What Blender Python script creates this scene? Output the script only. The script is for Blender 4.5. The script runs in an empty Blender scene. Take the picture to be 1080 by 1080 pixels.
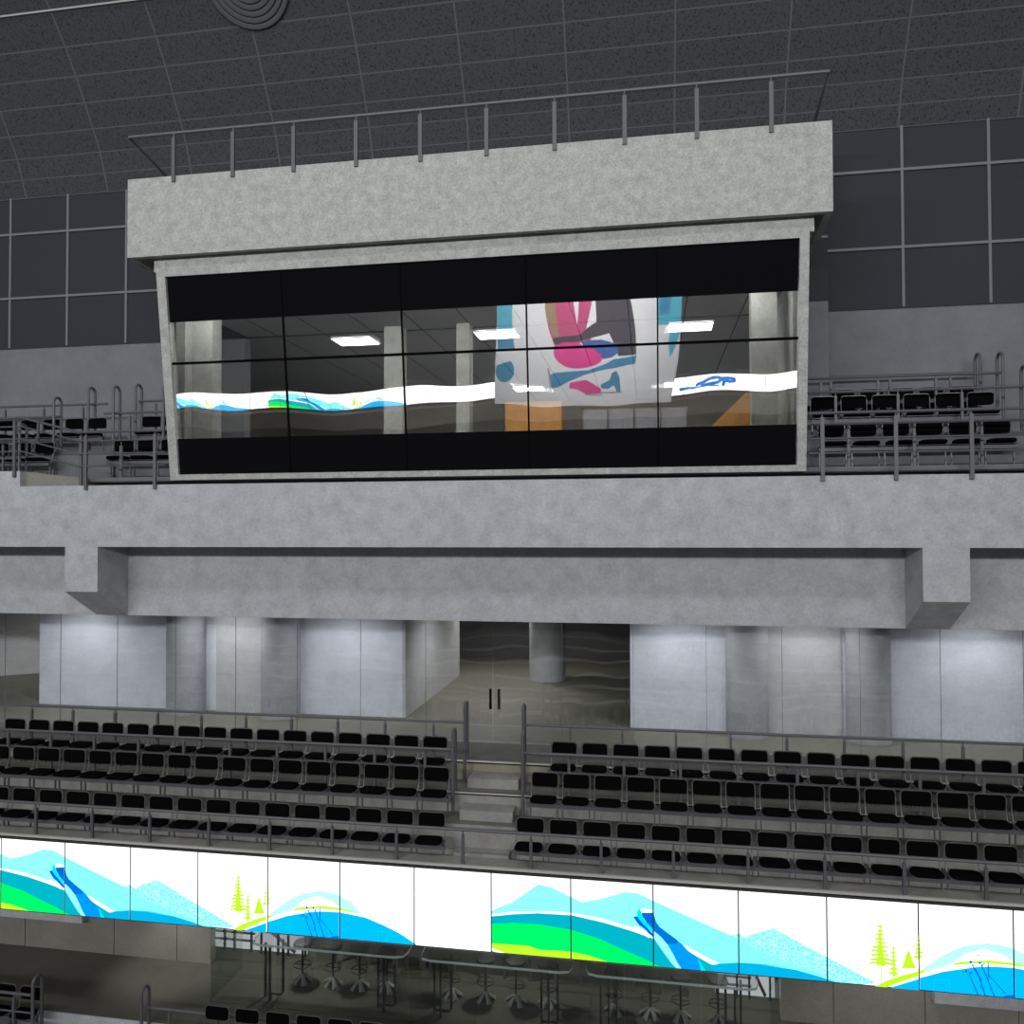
import bpy, bmesh, math, random
from mathutils import Vector, Matrix
random.seed(7)
S = bpy.context.scene
COL = S.collection

# ------------------------------------------------------------------ camera
cam = bpy.data.cameras.new('camera'); cam.sensor_width = 36; cam.lens = 36 * 844.6 / 1080
cam.clip_end = 400
co = bpy.data.objects.new('camera', cam); COL.objects.link(co); S.camera = co
th, pi_, ro = math.radians(9.7334), math.radians(1.1842), math.radians(-0.1625)
Fv = Vector((-math.sin(th) * math.cos(pi_), math.cos(th) * math.cos(pi_), math.sin(pi_)))
R0 = Vector((math.cos(th), math.sin(th), 0)); U0 = R0.cross(Fv)
Rv = R0 * math.cos(ro) + U0 * math.sin(ro); Uv = U0 * math.cos(ro) - R0 * math.sin(ro)
co.matrix_world = Matrix(((Rv.x, Uv.x, -Fv.x, 0), (Rv.y, Uv.y, -Fv.y, 0), (Rv.z, Uv.z, -Fv.z, 0), (0, 0, 0, 1)))

# ------------------------------------------------------------------ light and exposure
S.view_settings.view_transform = 'Standard'; S.view_settings.look = 'None'
S.view_settings.exposure = 0; S.view_settings.gamma = 1; S.view_settings.use_curve_mapping = False
W = bpy.data.worlds.new('arena_air'); S.world = W; W.use_nodes = True
W.node_tree.nodes['Background'].inputs[0].default_value = (.93, .97, 1, 1)
W.node_tree.nodes['Background'].inputs[1].default_value = 0.135

def area(name, loc, rot, sx, sy, power, color=(1, 1, 1)):
    l = bpy.data.lights.new(name, 'AREA'); l.shape = 'RECTANGLE'; l.size = sx; l.size_y = sy
    l.energy = power; l.color = color
    o = bpy.data.objects.new(name, l); COL.objects.link(o); o.location = loc
    o.rotation_euler = rot
    return o
# banks of arena floodlights under the far roof, aimed across the hall
for i, x in enumerate((-26, -13, 0, 13)):
    area('floodlight_bank', (x, -22.5, 8.0), (math.radians(83), 0, 0), 11, 1.6, 3050, (.985, .99, 1))
# high bank over the rink
area('rink_light_bank', (-3, -6, 20), (math.radians(50), 0, 0), 30, 3, 1900, (.98, .99, 1))
S.cycles.max_bounces = 6; S.cycles.transparent_max_bounces = 16; S.cycles.glossy_bounces = 3
S.cycles.use_denoising = True

# ------------------------------------------------------------------ materials
def nodes(name):
    m = bpy.data.materials.new(name); m.use_nodes = True
    nt = m.node_tree; return m, nt, nt.nodes['Principled BSDF']
def plain(name, c, rough=.6, metal=0, spec=.5):
    m, nt, b = nodes(name)
    b.inputs['Base Color'].default_value = (*c, 1); b.inputs['Roughness'].default_value = rough
    b.inputs['Metallic'].default_value = metal; b.inputs['Specular IOR Level'].default_value = spec
    return m
def concrete(name, c, var=.18, scale=3.0, rough=.85, bump=.15, fine=.12):
    m, nt, b = nodes(name); N = nt.nodes.new; L = nt.links.new
    tc = N('ShaderNodeTexCoord'); n1 = N('ShaderNodeTexNoise'); n2 = N('ShaderNodeTexNoise')
    n1.inputs['Scale'].default_value = scale; n1.inputs['Detail'].default_value = 7; n1.inputs['Roughness'].default_value = .65
    n2.inputs['Scale'].default_value = 28; n2.inputs['Detail'].default_value = 4; n2.inputs['Roughness'].default_value = .8
    L(tc.outputs['Object'], n1.inputs['Vector']); L(tc.outputs['Object'], n2.inputs['Vector'])
    r = N('ShaderNodeMapRange'); r.inputs[1].default_value = .3; r.inputs[2].default_value = .7
    r.inputs[3].default_value = 1 - var; r.inputs[4].default_value = 1 + var; L(n1.outputs[0], r.inputs[0])
    r2 = N('ShaderNodeMapRange'); r2.inputs[1].default_value = .3; r2.inputs[2].default_value = .7
    r2.inputs[3].default_value = 1 - fine; r2.inputs[4].default_value = 1 + fine; L(n2.outputs[0], r2.inputs[0])
    mu = N('ShaderNodeMath'); mu.operation = 'MULTIPLY'; L(r.outputs[0], mu.inputs[0]); L(r2.outputs[0], mu.inputs[1])
    v = N('ShaderNodeVectorMath'); v.operation = 'SCALE'; v.inputs[0].default_value = c; L(mu.outputs[0], v.inputs['Scale'])
    L(v.outputs[0], b.inputs['Base Color']); b.inputs['Roughness'].default_value = rough
    b.inputs['Specular IOR Level'].default_value = .25
    bp = N('ShaderNodeBump'); bp.inputs['Strength'].default_value = bump; bp.inputs['Distance'].default_value = .01
    L(n2.outputs[0], bp.inputs['Height']); L(bp.outputs[0], b.inputs['Normal'])
    return m
def emit(name, c, s=1.0):
    m = bpy.data.materials.new(name); m.use_nodes = True; nt = m.node_tree; nt.nodes.clear()
    e = nt.nodes.new('ShaderNodeEmission'); o = nt.nodes.new('ShaderNodeOutputMaterial')
    e.inputs[0].default_value = (*c, 1); e.inputs[1].default_value = s; nt.links.new(e.outputs[0], o.inputs[0]); return m
def glass(name, fac, tint, wob, scale=(.42, .42, .9), dist=.02, rough=0.0):
    m = bpy.data.materials.new(name); m.use_nodes = True; nt = m.node_tree; nt.nodes.clear()
    N = nt.nodes.new; L = nt.links.new
    t = N('ShaderNodeBsdfTransparent'); t.inputs[0].default_value = (*tint, 1)
    g = N('ShaderNodeBsdfGlossy'); g.inputs['Roughness'].default_value = rough
    mx = N('ShaderNodeMixShader'); mx.inputs[0].default_value = fac; o = N('ShaderNodeOutputMaterial')
    tc = N('ShaderNodeTexCoord'); mp = N('ShaderNodeMapping'); mp.inputs['Scale'].default_value = scale
    n = N('ShaderNodeTexNoise'); n.inputs['Scale'].default_value = 1; n.inputs['Detail'].default_value = 1.0
    n.inputs['Roughness'].default_value = .35
    bp = N('ShaderNodeBump'); bp.inputs['Strength'].default_value = wob; bp.inputs['Distance'].default_value = dist
    L(tc.outputs['Object'], mp.inputs[0]); L(mp.outputs[0], n.inputs['Vector']); L(n.outputs[0], bp.inputs['Height'])
    L(bp.outputs[0], g.inputs['Normal']); L(t.outputs[0], mx.inputs[1]); L(g.outputs[0], mx.inputs[2]); L(mx.outputs[0], o.inputs[0])
    return m

M = {}
M['slab'] = concrete('cast_concrete_blue_grey', (.385, .395, .415), .15, 3.4, fine=.15)
M['roofc'] = concrete('cast_concrete_warm_grey', (.345, .352, .338), .2, 5.0, fine=.26)
M['wallc'] = concrete('painted_concrete_dark', (.155, .162, .175), .1, 2.0, fine=.07)
M['step'] = concrete('stand_concrete', (.26, .256, .24), .2, 2.5)
M['tread'] = concrete('tread_concrete', (.15, .147, .132), .12, 3)
M['upstand'] = concrete('upper_stand_concrete', (.14, .145, .155), .12, 3)
M['lowfloor'] = concrete('dark_concourse_floor', (.078, .075, .066), .1, 3)
M['olive'] = concrete('olive_floor', (.24, .23, .18), .12, 5, rough=.5)
M['wallb'] = concrete('brown_grey_panel', (.21, .20, .175), .12, 1.5)
M['white'] = concrete('white_lacquer_panel', (.80, .815, .86), .10, 2.2, rough=.45, fine=.13)
M['white_warm'] = concrete('warm_white_panel', (.60, .60, .585), .10, 2.2, rough=.5, fine=.12)
M['column'] = concrete('column_concrete', (.44, .45, .45), .12, 2.5)
M['rail'] = plain('rail_steel', (.088, .088, .098), .45, .0, .4)
M['raild'] = plain('dark_steel', (.035, .036, .036), .5, .2)
M['pad'] = plain('black_fabric', (.0022, .0022, .0022), .95, 0, .05)
M['frame'] = plain('seat_frame_grey', (.11, .11, .11), .35, .2)
M['black'] = plain('black_panel', (.0045, .0045, .0052), .9, 0, .02)
M['blackgl'] = plain('black_gasket', (.0015, .0015, .0015), .8, 0, .05)
M['darkpane'] = plain('dark_pane', (.033, .036, .043), .6, 0, .1)
M['mull'] = plain('pane_bar', (.15, .15, .165), .6, 0, .3)
M['darkwall'] = plain('dark_wall', (.06, .062, .07), .8)
M['farhall'] = concrete('grey_hall_wall', (.20, .20, .21), .08, 2)
M['ledge'] = plain('metal_ledge', (.45, .44, .41), .5, 0)
M['wood'] = concrete('orange_wood', (.50, .24, .07), .2, 4, rough=.5)
M['brownbar'] = plain('brown_bar', (.11, .06, .035), .5)
M['ceilin'] = plain('booth_ceiling', (.36, .365, .375), .8)
M['boothwall'] = concrete('booth_wall', (.30, .29, .27), .08, 2)
M['counter'] = concrete('lilac_grey_panel', (.27, .265, .29), .12, 12)
M['lightpanel'] = emit('ceiling_light_panel', (1, 1, 1), 26)
M['strip'] = emit('light_strip', (1, 1, 1), .3)
M['tabletop'] = None
M['tableedge'] = plain('pale_table_edge', (.62, .66, .72), .4)
M['stool'] = plain('stool_metal', (.2, .2, .2), .45, .1)
M['glowpanel'] = emit('self_glowing_panel', (.95, .95, 1), .62)  # emission stands in for light falling on pale wall panels
M['handle'] = plain('dark_bronze_handle', (.05, .035, .035), .3, .7)
M['boothglass'] = glass('press_box_glass', .32, (.88, .88, .86), .6, scale=(.5, .5, .2), dist=.055)
M['hallglass'] = glass('concourse_glass', .17, (.94, .95, .97), .8, scale=(.9, .9, .7), dist=.012)
M['lowglass'] = glass('lower_glass', .10, (.88, .91, .89), .8, scale=(.8, .8, .7), dist=.008)
M['tabletop'] = glass('clear_table_top', .12, (.90, .91, .92), .0)
M['bannerw'] = plain('banner_cloth', (.74, .74, .77), .8)

# ceiling: seams and pin-hole speckle through its own UV grid
m, nt, b = nodes('acoustic_ceiling'); N = nt.nodes.new; L = nt.links.new
uvn = N('ShaderNodeUVMap'); sp = N('ShaderNodeSeparateXYZ'); L(uvn.outputs[0], sp.inputs[0])
def seam(out, w):
    f = N('ShaderNodeMath'); f.operation = 'FRACT'; L(out, f.inputs[0])
    s_ = N('ShaderNodeMath'); s_.operation = 'LESS_THAN'; s_.inputs[1].default_value = w; L(f.outputs[0], s_.inputs[0]); return s_.outputs[0]
mxx = N('ShaderNodeMath'); mxx.operation = 'MAXIMUM'; L(seam(sp.outputs[0], .016), mxx.inputs[0]); L(seam(sp.outputs[1], .05), mxx.inputs[1])
tc = N('ShaderNodeTexCoord'); nz = N('ShaderNodeTexNoise'); nz.inputs['Scale'].default_value = 22; nz.inputs['Detail'].default_value = 1; nz.inputs['Roughness'].default_value = .9
L(tc.outputs['Object'], nz.inputs['Vector'])
cr = N('ShaderNodeMapRange'); cr.inputs[1].default_value = .3; cr.inputs[2].default_value = .48; cr.inputs[3].default_value = .45; cr.inputs[4].default_value = 1; L(nz.outputs[0], cr.inputs[0])
vs = N('ShaderNodeVectorMath'); vs.operation = 'SCALE'; vs.inputs[0].default_value = (.054, .057, .064); L(cr.outputs[0], vs.inputs['Scale'])
mix = N('ShaderNodeMix'); mix.data_type = 'RGBA'; L(mxx.outputs[0], mix.inputs[0]); L(vs.outputs[0], mix.inputs[6]); mix.inputs[7].default_value = (.088, .093, .102, 1)
L(mix.outputs[2], b.inputs['Base Color']); b.inputs['Roughness'].default_value = .9; b.inputs['Specular IOR Level'].default_value = .1
M['ceiling'] = m

# ------------------------------------------------------------------ mesh builder and object helpers
class MB:
    def __init__(s): s.v = []; s.f = []; s.m = []; s.mi = 0; s.uv = None
    def add(s, vs, fs):
        o = len(s.v); s.v += [tuple(p) for p in vs]; s.f += [[o + i for i in f] for f in fs]; s.m += [s.mi] * len(fs); return s
    def box(s, x0, x1, y0, y1, z0, z1):
        return s.add([(x0, y0, z0), (x1, y0, z0), (x1, y1, z0), (x0, y1, z0), (x0, y0, z1), (x1, y0, z1), (x1, y1, z1), (x0, y1, z1)],
                     [(0, 3, 2, 1), (4, 5, 6, 7), (0, 1, 5, 4), (1, 2, 6, 5), (2, 3, 7, 6), (3, 0, 4, 7)])
    def extrude_x(s, prof, x0, x1):           # closed (y,z) outline run along x
        n = len(prof)
        vs = [(x0, y, z) for y, z in prof] + [(x1, y, z) for y, z in prof]
        return s.add(vs, [(i, (i + 1) % n, n + (i + 1) % n, n + i) for i in range(n)] + [tuple(range(n))[::-1], tuple(range(n, 2 * n))])
    def extrude_y(s, prof, y0, y1):           # closed (x,z) outline run along y
        n = len(prof)
        vs = [(x, y0, z) for x, z in prof] + [(x, y1, z) for x, z in prof]
        return s.add(vs, [(i, (i + 1) % n, n + (i + 1) % n, n + i) for i in range(n)] + [tuple(range(n))[::-1], tuple(range(n, 2 * n))])
    def tube(s, pts, r, n=8, closed=False):
        pts = [Vector(p) for p in pts]; rings = []
        up = None
        for i, p in enumerate(pts):
            a = pts[i - 1] if i else p; c = pts[i + 1] if i < len(pts) - 1 else p
            d = (c - a).normalized()
            if up is None:
                up = Vector((0, 0, 1)) if abs(d.z) < .9 else Vector((0, 1, 0))
            side = d.cross(up).normalized(); up = side.cross(d).normalized()
            rings.append([p + side * math.cos(2 * math.pi * k / n) * r + up * math.sin(2 * math.pi * k / n) * r for k in range(n)])
        vs = [v for rg in rings for v in rg]; fs = []
        for i in range(len(pts) - 1):
            for k in range(n):
                fs.append((i * n + k, i * n + (k + 1) % n, (i + 1) * n + (k + 1) % n, (i + 1) * n + k))
        fs.append(tuple(range(n))[::-1]); fs.append(tuple((len(pts) - 1) * n + k for k in range(n)))
        return s.add(vs, fs)
    def lathe(s, prof, cx, cy, n=24, rot=None):  # (r,z) profile about a vertical axis
        vs = [(cx + r * math.cos(2 * math.pi * k / n), cy + r * math.sin(2 * math.pi * k / n), z) for r, z in prof for k in range(n)]
        fs = [(i * n + k, i * n + (k + 1) % n, (i + 1) * n + (k + 1) % n, (i + 1) * n + k) for i in range(len(prof) - 1) for k in range(n)]
        return s.add(vs, fs)
    def build(s, name, mat, parent=None, origin=(0, 0, 0), smooth=False, bevel=0):
        me = bpy.data.meshes.new(name); o3 = Vector(origin)
        me.from_pydata([Vector(p) - o3 for p in s.v], [], s.f)
        mats = mat if isinstance(mat, list) else [mat]
        for q in mats: me.materials.append(q)
        me.polygons.foreach_set('material_index', s.m)
        if smooth: me.polygons.foreach_set('use_smooth', [True] * len(s.f))
        me.update()
        if s.uv is None:
            bm = bmesh.new(); bm.from_mesh(me); bmesh.ops.recalc_face_normals(bm, faces=bm.faces)
            if bevel: bmesh.ops.bevel(bm, geom=[e for e in bm.edges], offset=bevel, segments=2, affect='EDGES')
            bm.to_mesh(me); bm.free()
            if smooth or bevel:
                try: me.set_sharp_from_angle(angle=math.radians(40))
                except Exception: pass
        o = bpy.data.objects.new(name, me); COL.objects.link(o)
        if parent is not None: o.parent = parent
        else: o.location = origin
        return o
def tag(o, label=None, cat=None, group=None, kind=None):
    if label: o['label'] = label
    if cat: o['category'] = cat
    if group: o['group'] = group
    if kind: o['kind'] = kind
    return o
def thing(name, label, cat, loc=(0, 0, 0), group=None):
    o = bpy.data.objects.new(name, None); COL.objects.link(o); o.location = loc; o.empty_display_size = .2
    return tag(o, label, cat, group)
def struct(name, mb, mat, **k):
    return tag(mb.build(name, mat, **k), kind='structure')
def copy_tree(o, loc):
    c = o.copy(); COL.objects.link(c); c.location = loc
    for ch in list(o.children):
        d = ch.copy(); COL.objects.link(d); d.parent = c
        for g in list(ch.children):
            e = g.copy(); COL.objects.link(e); e.parent = d
    return c
ORD = ['first', 'second', 'third', 'fourth', 'fifth', 'sixth', 'seventh', 'eighth', 'ninth', 'tenth', 'eleventh', 'twelfth',
       'thirteenth', 'fourteenth', 'fifteenth', 'sixteenth', 'seventeenth', 'eighteenth', 'nineteenth', 'twentieth']
XL, XR = -20.0, 13.0
ART=[
('aqua_hatch',[(-0.002,0.514),(0.065,0.559),(0.266,0.647),(0.598,0.901),(0.762,0.873),(0.926,0.804),(1.136,0.719),(1.346,0.768),(1.666,0.882),(1.825,0.877),(2.029,0.79),(2.026,0.296),(1.568,0.386),(-0.003,0.421)]),
('aqua_flower',[(2.891,0.401),(2.922,0.466),(2.998,0.488),(3.058,0.453),(3.375,0.572),(3.396,0.584),(3.7,0.436),(4.538,0.038),(4.16,-0.025),(3.225,0.236)]),
('aqua',[(2.007,0.798),(2.51,0.606),(2.907,0.459),(3.226,0.294),(3.78,0.14),(4.174,0.005),(4.16,-0.039),(2.994,-0.059),(2.195,-0.038),(2.002,0.04)]),
('white',[(-0.003,0.481),(0.265,0.535),(0.761,0.58),(1.022,0.578),(1.409,0.534),(1.727,0.463),(1.948,0.424),(2.026,0.328),(1.947,0.322),(1.022,0.503),(-0.003,0.421)]),
('teal',[(-0.003,0.454),(0.265,0.502),(0.597,0.541),(1.022,0.548),(1.409,0.489),(1.727,0.418),(1.979,0.35),(2.073,0.269),(2.32,-0.058),(-0.004,-0.073)]),
('green',[(-0.003,0.362),(0.265,0.394),(0.596,0.404),(0.989,0.371),(1.344,0.287),(1.662,0.17),(1.883,0.093),(2.164,-0.025),(-0.004,-0.073)]),
('lime',[(-0.003,0.118),(0.264,0.121),(0.463,0.125),(0.628,0.087),(0.825,0.097),(1.004,0.097),(1.214,0.073),(1.534,-0.008),(-0.004,-0.073)]),
('white',[(-0.004,0.069),(0.057,0.041),(0.264,-0.01),(0.197,-0.029),(-0.004,0.019)]),
('teal',[(-0.004,0.033),(0.164,-0.032),(-0.004,-0.046)]),
('blue_hill',[(2.32,-0.058),(2.475,0.05),(2.598,0.077),(2.752,0.107),(2.995,0.141),(3.297,0.149),(3.654,0.125),(3.225,0.143),(3.642,0.114),(3.889,0.064),(4.174,-0.01),(3.223,-0.084)]),
('white',[(1.727,0.463),(1.759,0.459),(1.791,0.481),(1.979,0.388),(1.948,0.347)]),
('white',[(2.347,0.305),(2.446,0.262),(2.569,0.204),(2.666,0.156),(2.77,0.114),(2.739,0.097),(2.69,0.09),(2.593,0.136),(2.47,0.195),(2.396,0.246)]),
('teal',[(2.0,0.358),(2.048,0.286),(2.122,0.184),(2.209,0.077),(2.295,-0.023),(1.998,-0.05)]),
('green',[(1.998,0.036),(2.046,0.027),(2.108,-0.001),(2.171,-0.034),(1.998,-0.05)]),
('teal',[(2.421,0.21),(2.531,0.165),(2.684,0.088),(2.665,-0.027),(2.419,-0.049)]),
('river_mid',[(2.001,0.479),(2.087,0.486),(2.174,0.423),(2.26,0.367),(2.347,0.298),(2.421,0.222),(2.494,0.185),(2.531,0.15),(2.549,0.076),(2.567,-0.036),(2.345,-0.031),(2.296,0.053),(2.234,0.175),(2.173,0.283),(2.086,0.365)]),
('river',[(1.861,0.653),(1.924,0.653),(1.997,0.66),(2.015,0.614),(2.031,0.552),(2.074,0.491),(2.174,0.423),(2.298,0.338),(2.272,0.305),(2.173,0.296),(2.086,0.378),(2.001,0.441),(1.924,0.53),(1.874,0.603)]),
('river_dark',[(1.861,0.65),(1.997,0.657),(2.01,0.614),(2.001,0.485),(1.924,0.549),(1.874,0.609)]),
('river_dark',[(1.762,0.59),(1.808,0.598),(1.836,0.561),(1.923,0.473),(1.992,0.408),(2.0,0.361),(1.948,0.398),(1.898,0.452),(1.835,0.491),(1.791,0.545)]),
('pale',[(2.001,0.437),(2.048,0.407),(2.098,0.366),(2.16,0.289),(2.21,0.21),(2.259,0.113),(2.339,0.0),(2.345,-0.031),(2.301,-0.022),(2.209,0.071),(2.122,0.184),(2.048,0.286),(2.0,0.358)]),
('cyan',[(1.807,0.598),(1.808,0.649),(1.824,0.682),(1.846,0.693),(1.861,0.679),(1.861,0.634),(1.886,0.578),(1.924,0.53),(2.001,0.46),(2.001,0.409),(1.923,0.473),(1.848,0.543)]),
('white',[(1.849,0.688),(1.874,0.698),(1.925,0.699),(1.998,0.687),(2.002,0.66),(1.924,0.652),(1.861,0.648)]),
('cyan',[(2.519,0.149),(2.543,0.126),(2.574,0.078),(2.628,-0.011),(2.561,-0.017),(2.549,0.063)]),
('lime',[(4.588,0.732),(4.574,0.711),(4.561,0.709),(4.564,0.684),(4.575,0.693),(4.579,0.67),(4.589,0.668)]),
('lime',[(4.58,0.731),(4.597,0.712),(4.613,0.712),(4.609,0.686),(4.596,0.693),(4.592,0.67),(4.58,0.667)]),
('lime',[(4.589,0.686),(4.572,0.664),(4.556,0.662),(4.56,0.633),(4.573,0.642),(4.578,0.619),(4.589,0.622)]),
('lime',[(4.58,0.685),(4.599,0.665),(4.617,0.656),(4.612,0.635),(4.598,0.642),(4.593,0.618),(4.581,0.621)]),
('lime',[(4.589,0.64),(4.559,0.618),(4.529,0.611),(4.537,0.589),(4.562,0.598),(4.571,0.576),(4.589,0.576)]),
('lime',[(4.581,0.64),(4.603,0.62),(4.624,0.609),(4.618,0.593),(4.601,0.599),(4.595,0.576),(4.581,0.575)]),
('lime',[(4.589,0.594),(4.558,0.571),(4.526,0.562),(4.535,0.538),(4.561,0.548),(4.57,0.525),(4.589,0.53)]),
('lime',[(4.581,0.594),(4.605,0.574),(4.631,0.564),(4.624,0.544),(4.603,0.551),(4.597,0.527),(4.581,0.53)]),
('lime',[(4.589,0.549),(4.557,0.526),(4.523,0.517),(4.533,0.5),(4.56,0.509),(4.57,0.487),(4.589,0.484)]),
('lime',[(4.581,0.548),(4.616,0.529),(4.653,0.516),(4.643,0.499),(4.612,0.505),(4.602,0.481),(4.581,0.484)]),
('lime',[(4.589,0.503),(4.546,0.477),(4.498,0.469),(4.511,0.439),(4.551,0.45),(4.564,0.428),(4.59,0.439)]),
('lime',[(4.581,0.502),(4.626,0.484),(4.676,0.473),(4.663,0.457),(4.622,0.461),(4.608,0.438),(4.581,0.438)]),
('lime',[(4.59,0.457),(4.538,0.433),(4.479,0.43),(4.495,0.401),(4.543,0.413),(4.559,0.391),(4.59,0.393)]),
('lime',[(4.581,0.456),(4.62,0.437),(4.662,0.425),(4.651,0.402),(4.616,0.407),(4.605,0.384),(4.582,0.392)]),
('lime',[(4.59,0.411),(4.538,0.386),(4.48,0.377),(4.496,0.352),(4.544,0.363),(4.559,0.341),(4.59,0.347)]),
('lime',[(4.582,0.411),(4.628,0.393),(4.68,0.385),(4.666,0.364),(4.623,0.368),(4.609,0.345),(4.582,0.347)]),
('lime',[(4.59,0.365),(4.534,0.338),(4.471,0.324),(4.489,0.296),(4.54,0.308),(4.558,0.286),(4.59,0.301)]),
('lime',[(4.582,0.365),(4.646,0.347),(4.719,0.33),(4.699,0.313),(4.639,0.316),(4.62,0.292),(4.582,0.301)]),
('lime',[(4.59,0.32),(4.527,0.293),(4.456,0.278),(4.475,0.257),(4.534,0.27),(4.554,0.248),(4.59,0.256)]),
('lime',[(4.582,0.319),(4.653,0.301),(4.734,0.289),(4.712,0.266),(4.645,0.269),(4.623,0.244),(4.582,0.255)]),
('lime',[(4.577,0.718),(4.584,0.728),(4.591,0.719),(4.593,0.302),(4.579,0.301)]),
('lime',[(4.581,0.326),(4.594,0.327),(4.594,0.074),(4.583,0.073)]),
('lime',[(4.731,0.495),(4.718,0.475),(4.708,0.469),(4.711,0.452),(4.719,0.46),(4.722,0.437),(4.731,0.43)]),
('lime',[(4.723,0.495),(4.735,0.476),(4.745,0.479),(4.743,0.453),(4.735,0.461),(4.732,0.437),(4.723,0.43)]),
('lime',[(4.731,0.449),(4.715,0.426),(4.7,0.425),(4.704,0.393),(4.716,0.402),(4.721,0.379),(4.732,0.384)]),
('lime',[(4.723,0.448),(4.739,0.429),(4.754,0.429),(4.75,0.404),(4.738,0.411),(4.734,0.387),(4.723,0.383)]),
('lime',[(4.732,0.403),(4.716,0.38),(4.702,0.369),(4.706,0.347),(4.717,0.356),(4.721,0.333),(4.732,0.338)]),
('lime',[(4.723,0.402),(4.738,0.382),(4.75,0.379),(4.747,0.352),(4.737,0.36),(4.733,0.336),(4.724,0.337)]),
('lime',[(4.732,0.356),(4.71,0.334),(4.689,0.324),(4.695,0.304),(4.712,0.313),(4.718,0.29),(4.732,0.291)]),
('lime',[(4.724,0.356),(4.747,0.336),(4.771,0.322),(4.764,0.307),(4.745,0.313),(4.739,0.289),(4.724,0.291)]),
('lime',[(4.732,0.31),(4.711,0.288),(4.691,0.282),(4.697,0.258),(4.713,0.268),(4.719,0.245),(4.732,0.245)]),
('lime',[(4.724,0.309),(4.742,0.29),(4.759,0.284),(4.754,0.261),(4.74,0.268),(4.736,0.245),(4.724,0.244)]),
('lime',[(4.732,0.264),(4.706,0.24),(4.68,0.24),(4.687,0.208),(4.709,0.218),(4.716,0.195),(4.732,0.199)]),
('lime',[(4.724,0.263),(4.753,0.243),(4.783,0.229),(4.774,0.213),(4.75,0.219),(4.742,0.195),(4.724,0.198)]),
('lime',[(4.732,0.217),(4.7,0.192),(4.666,0.185),(4.676,0.156),(4.704,0.166),(4.713,0.144),(4.733,0.152)]),
('lime',[(4.724,0.217),(4.752,0.196),(4.78,0.181),(4.773,0.16),(4.749,0.166),(4.742,0.143),(4.724,0.152)]),
('lime',[(4.72,0.481),(4.727,0.492),(4.734,0.482),(4.735,0.199),(4.722,0.198)]),
('lime',[(4.721,0.21),(4.734,0.211),(4.733,0.129),(4.723,0.128)]),
('lime',[(4.887,0.461),(4.908,0.427),(4.904,0.414),(4.928,0.372),(4.921,0.359),(4.949,0.304),(4.966,0.255),(4.807,0.245),(4.834,0.295),(4.836,0.32),(4.854,0.366),(4.854,0.398),(4.871,0.424)]),
('lime',[(4.996,0.646),(4.987,0.626),(4.981,0.618),(4.983,0.6),(4.988,0.608),(4.989,0.586),(4.996,0.585)]),
('lime',[(4.988,0.646),(4.997,0.628),(5.003,0.621),(5.001,0.604),(4.996,0.611),(4.995,0.589),(4.988,0.584)]),
('lime',[(4.996,0.602),(4.985,0.582),(4.976,0.573),(4.978,0.557),(4.986,0.565),(4.988,0.543),(4.996,0.541)]),
('lime',[(4.988,0.602),(5.001,0.583),(5.011,0.582),(5.008,0.556),(5.0,0.563),(4.997,0.541),(4.988,0.54)]),
('lime',[(4.996,0.558),(4.981,0.537),(4.966,0.538),(4.97,0.507),(4.982,0.515),(4.986,0.493),(4.997,0.497)]),
('lime',[(4.988,0.558),(5.005,0.538),(5.021,0.535),(5.017,0.509),(5.004,0.516),(5.0,0.494),(4.988,0.496)]),
('lime',[(4.996,0.514),(4.976,0.492),(4.955,0.484),(4.961,0.461),(4.978,0.469),(4.983,0.448),(4.997,0.452)]),
('lime',[(4.988,0.514),(5.007,0.494),(5.025,0.48),(5.02,0.462),(5.006,0.468),(5.001,0.446),(4.989,0.452)]),
('lime',[(4.997,0.47),(4.978,0.449),(4.96,0.441),(4.965,0.419),(4.98,0.428),(4.985,0.406),(4.997,0.408)]),
('lime',[(4.989,0.469),(5.017,0.451),(5.046,0.444),(5.038,0.423),(5.014,0.428),(5.006,0.406),(4.989,0.408)]),
('lime',[(4.997,0.426),(4.969,0.403),(4.939,0.397),(4.947,0.368),(4.971,0.378),(4.98,0.356),(4.997,0.364)]),
('lime',[(4.989,0.425),(5.014,0.406),(5.039,0.394),(5.032,0.374),(5.011,0.38),(5.005,0.357),(4.989,0.364)]),
('lime',[(4.985,0.633),(4.992,0.644),(4.999,0.634),(5.0,0.409),(4.986,0.408)]),
('lime',[(4.989,0.42),(4.998,0.421),(4.999,0.257),(4.989,0.257)]),
('lime',[(4.802,0.691),(4.879,0.75),(4.873,0.737),(4.81,0.685)]),
('lime',[(4.47,-0.019),(4.645,0.091),(4.805,0.162),(4.991,0.227),(5.122,0.256),(4.964,0.163),(4.751,0.064),(4.591,-0.013)]),
('pale_arc',[(5.04,0.255),(5.261,0.431),(5.481,0.551),(5.735,0.604),(5.952,0.586),(6.167,0.483),(6.292,0.347),(6.132,0.355),(6.006,0.403),(5.916,0.474),(5.699,0.54),(5.499,0.467),(5.335,0.327),(5.077,0.227)]),
('lime',[(5.353,0.335),(5.445,0.37),(5.736,0.413),(6.024,0.404),(6.292,0.354),(5.988,0.374),(5.7,0.379),(5.372,0.323)]),
('lake',[(4.631,-0.035),(4.706,0.024),(5.004,0.145),(5.262,0.242),(5.627,0.329),(5.808,0.346),(5.989,0.35),(6.346,0.31),(6.593,0.229),(6.804,0.145),(7.013,0.028),(7.065,-0.018),(7.013,-0.039)]),
('stem',[(5.527,0.236),(5.539,0.237),(5.627,0.011),(5.614,0.01)]),
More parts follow.
